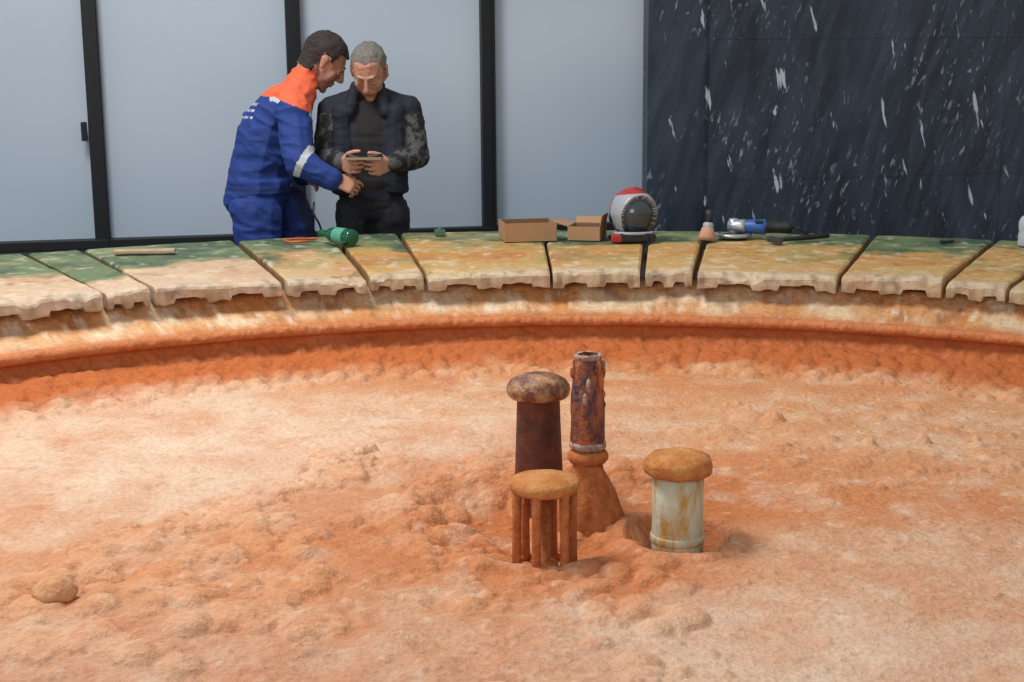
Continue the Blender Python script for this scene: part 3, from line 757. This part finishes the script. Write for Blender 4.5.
def disp2(v,n):
    a=fbm(v*np.array([1,1,1.6]),9,3,5);bq=fbm(v*np.array([.7,.7,2])+v[:,[2,2,2]]*np.array([.6,0,0]),14,2,8)
    return .009*a+.005*bq
m_navy=mat('navy_quilted_vest',(18,23,36),.8,var=.06,vscale=12,bump=.003,bscale=60)
m_sw=mat('charcoal_sweater',(31,28,28),.9,var=.08,vscale=50,bump=.002,bscale=200)
m_camo=mat('camo_sleeve',(22,22,25),.8,color2=(76,75,72),vscale=20,bump=.002,bscale=90,detail=2,lo=.49,hi=.56)
m_pants=mat('dark_trousers',(28,28,32),.85,var=.12,vscale=20,bump=.003,bscale=60)
m_shoe=mat('black_leather',(18,17,16),.4)
finish('body',union('m2body',H,.006,3,fn2,disp2),[m_navy,m_sw,m_camo,m_pants,m_shoe],man2)
Mh=Matrix.Translation(o2(.01,-.072,1.588))@Matrix.Rotation(math.pi-.10,4,'Z')@Matrix.Rotation(math.radians(-42),4,'X')
head(man2,'older_man',Mh,o2(0,.01,1.475),(112,106,100),(184,132,110),False,True,scale=1.08)
cl=[(.55,.65),(.62,.7),(.68,.75),(.75,.8)]
H=hand(o2(-.110,-.262,1.175),(.55,-.80,-.05),(.85,.45,.1),(-.05,0,1),cl,.55,.97)
H2=hand(o2(.110,-.262,1.167),(-.55,-.80,-.05),(-.85,.45,.1),(.05,0,1),cl,.55,.97)
m_skin2=mat('older_man_hand_skin',(184,134,112),.5,var=.07,vscale=40,bump=.001,bscale=150,sss=.15)
finish('right_hand',union('h',H,.003,1),[m_skin2],man2);finish('left_hand',union('h',H2,.003,1),[m_skin2],man2)
b=MB();M=TR(o2(0,-.335,1.212),0,math.radians(8))
b.box((0,0,0),(.165,.10,.008),0,M,.003);b.box((0,0,.0045),(.145,.085,.002),1,M);b.box((-.0,-.051,-.001),(.167,.004,.012),2,M,.001)
b.obj('handheld_tablet',[m_blk,mat('dark_screen',(30,36,44),.1),mat('tan_edge',(150,130,106),.6)],man2)

# ----- man 1 : blue overalls -----
O1=Vector((-1.19,7.06,0));ya=math.radians(8)
Fd=np.array([math.cos(ya),math.sin(ya),0]);Sd=np.array([math.sin(ya),-math.cos(ya),0])
RM=np.stack([Fd,Sd,np.array([0,0,1])],1)   # columns
def q1(f,s,z):
    p=np.array(O1)+Fd*f+Sd*s;return (p[0],p[1],z)
def E(f,s,z,r):
    return (q1(f,s,z),r,RM) if hasattr(r,'__len__') else (q1(f,s,z),r)
man1=empty('man_in_blue_overalls',O1)
RS,RE,RW=q1(.165,.20,1.420),q1(.185,.31,1.19),q1(.330,.350,1.108)
LS,LE,LW=q1(.185,-.17,1.435),q1(.10,-.25,1.19),q1(.20,-.17,1.08)
H=[hull(E(-.03,0,.98,(.145,.165,.10)),E(.00,0,1.13,(.150,.172,.09))),
   hull(E(.00,0,1.13,(.150,.172,.09)),E(.065,0,1.34,(.155,.190,.11))),
   hull(E(.065,0,1.34,(.155,.190,.11)),E(.145,.10,1.460,(.110,.10,.075)),E(.145,-.10,1.460,(.110,.10,.075))),
   hull((RS,.082),E(.21,.03,1.515,.072)),hull((LS,.082),E(.21,-.03,1.515,.072)),
   hull(E(.20,0,1.520,(.085,.085,.03)),E(.235,0,1.600,(.074,.076,.014))),
   hull((RS,.088),(RE,.074)),hull((RE,.074),(RW,.052)),hull((LS,.084),(LE,.070)),hull((LE,.070),(LW,.052)),
   hull(E(-.01,0,1.03,(.155,.178,.018)),E(.0,0,1.09,(.156,.178,.018)))]
legs=[(.09,(-.03,.95),(.0,.52),(-.04,.10)),(-.10,(.10,.96),(.22,.54),(.06,.10))]
for s,hp,kn,an in legs:
    H+=[hull(E(hp[0],s,hp[1],(.125,.098,.09)),E(kn[0],s*1.1,kn[1],.086)),hull(E(kn[0],s*1.1,kn[1],.084),E(an[0],s*1.15,an[1],.066)),
        hull(E(an[0]-.02,s*1.15,.045,(.05,.042,.04)),E(an[0]+.15,s*1.2,.04,(.055,.045,.035))),hull(E(an[0],s*1.15,an[1],.066),E(an[0],s*1.15,.05,.045))]
def fs(c):
    r=c-np.array(O1);return r@Fd,r@Sd,c[:,2]
def fn1(c,n):
    f,s,z=fs(c);lab=np.zeros(len(c),int)
    yoke=1.455-.42*np.clip(f-.13,-.05,.25)+.1*np.clip(.05-f,0,.2)
    lab[(z>yoke)&(np.abs(s)<.30)]=1
    lab[(z>yoke-.020)&(z<=yoke)&(np.abs(s)<.26)&(f<.36)&(f>.06)]=2
    for zz in (1.440,1.412,1.38):
        lab[(np.abs(z-zz)<.006)&(f<.045)&(np.abs(s)<.12)&(np.sin(s*230)>-.45)]=2
    for S_,E_,W_ in ((RS,RE,RW),(LS,LE,LW)):
        t,dd=seg_t(c,E_,W_)
        lab[(dd<.09)&(t>.06)&(t<.24)&(f>.15)&(np.abs(s)>.15)]=2
        t,dd=seg_t(c,S_,E_)
        lab[(dd<.10)&(t>.24)&(np.abs(s)>.17)&(lab==1)]=0
    lab[(np.abs(z-1.045)<.006)&(np.abs(s)<.19)]=3
    lab[z<.085]=4
    lab[(z<1.02)&(s<-.02)&(z>.085)&(f>.12)]=5
    return lab
def disp1(v,n):
    a=fbm(v*np.array([1,1,1.3]),7,3,15);bq=1-np.abs(fbm(v*np.array([.9,.9,1.8])+v[:,[2,2,2]]*np.array([.9,0,0]),8,2,18))*3
    return .012*a+.006*np.clip(bq,-.5,1)
m_ov=mat('blue_workwear',(27,55,124),.8,var=.10,vscale=14,bump=.003,bscale=60)
m_ov2=mat('dark_blue_seam',(18,36,90),.8);m_org=mat('orange_hivis',(226,98,60),.8,var=.06,bump=.002)
m_refl=mat('reflective_strip',(190,196,202),.4);m_jean=mat('denim',(36,50,84),.85,var=.15,vscale=30,bump=.002)
finish('body',union('m1body',H,.0055,3,fn1,disp1),[m_ov,m_org,m_refl,m_ov2,m_shoe,m_jean],man1)
Rz=Matrix(((Sd[0],Fd[0],0),(Sd[1],Fd[1],0),(0,0,1))).to_4x4()   # local x->right side, y->forward
Mh=Matrix.Translation(q1(.320,.0,1.630))@Rz@Matrix.Rotation(math.radians(-41),4,'X')
head(man1,'younger_man',Mh,q1(.225,0,1.54),(46,36,32),(180,128,106),True,False,(146,92,78),1.10)
m_skin1=mat('younger_man_hand_skin',(186,134,110),.5,var=.07,vscale=40,bump=.001,bscale=150,sss=.15)
H=hand(q1(.340,.350,1.102),tuple(Fd*.9-Sd*.0+np.array([0,0,-.28])),tuple(-Sd*.8+np.array([0,0,-.55])),(0,0,1),[(.35,.45),(.6,.7),(.65,.75),(.7,.75)],.4,.97)
finish('right_hand',union('h',H,.003,1),[m_skin1],man1)
H=hand(q1(.21,-.165,1.076),tuple(Fd*.5+Sd*.8+np.array([0,0,-.1])),tuple(-Fd*.8+np.array([0,0,-.3])),(0,0,1),[(.3,.4)]*4,.3,.97)
finish('left_hand',union('h',H,.003,1),[m_skin1],man1)
b=MB();b.tube([(-.905,6.80,1.0),(-.91,6.79,.95),(-.885,6.80,.90),(-.87,6.82,.84),(-.875,6.85,.7),(-.88,6.85,.4),(-.88,6.85,.01)],.005,0,8)
b.obj('hanging_cable',[m_blk])
print('done')
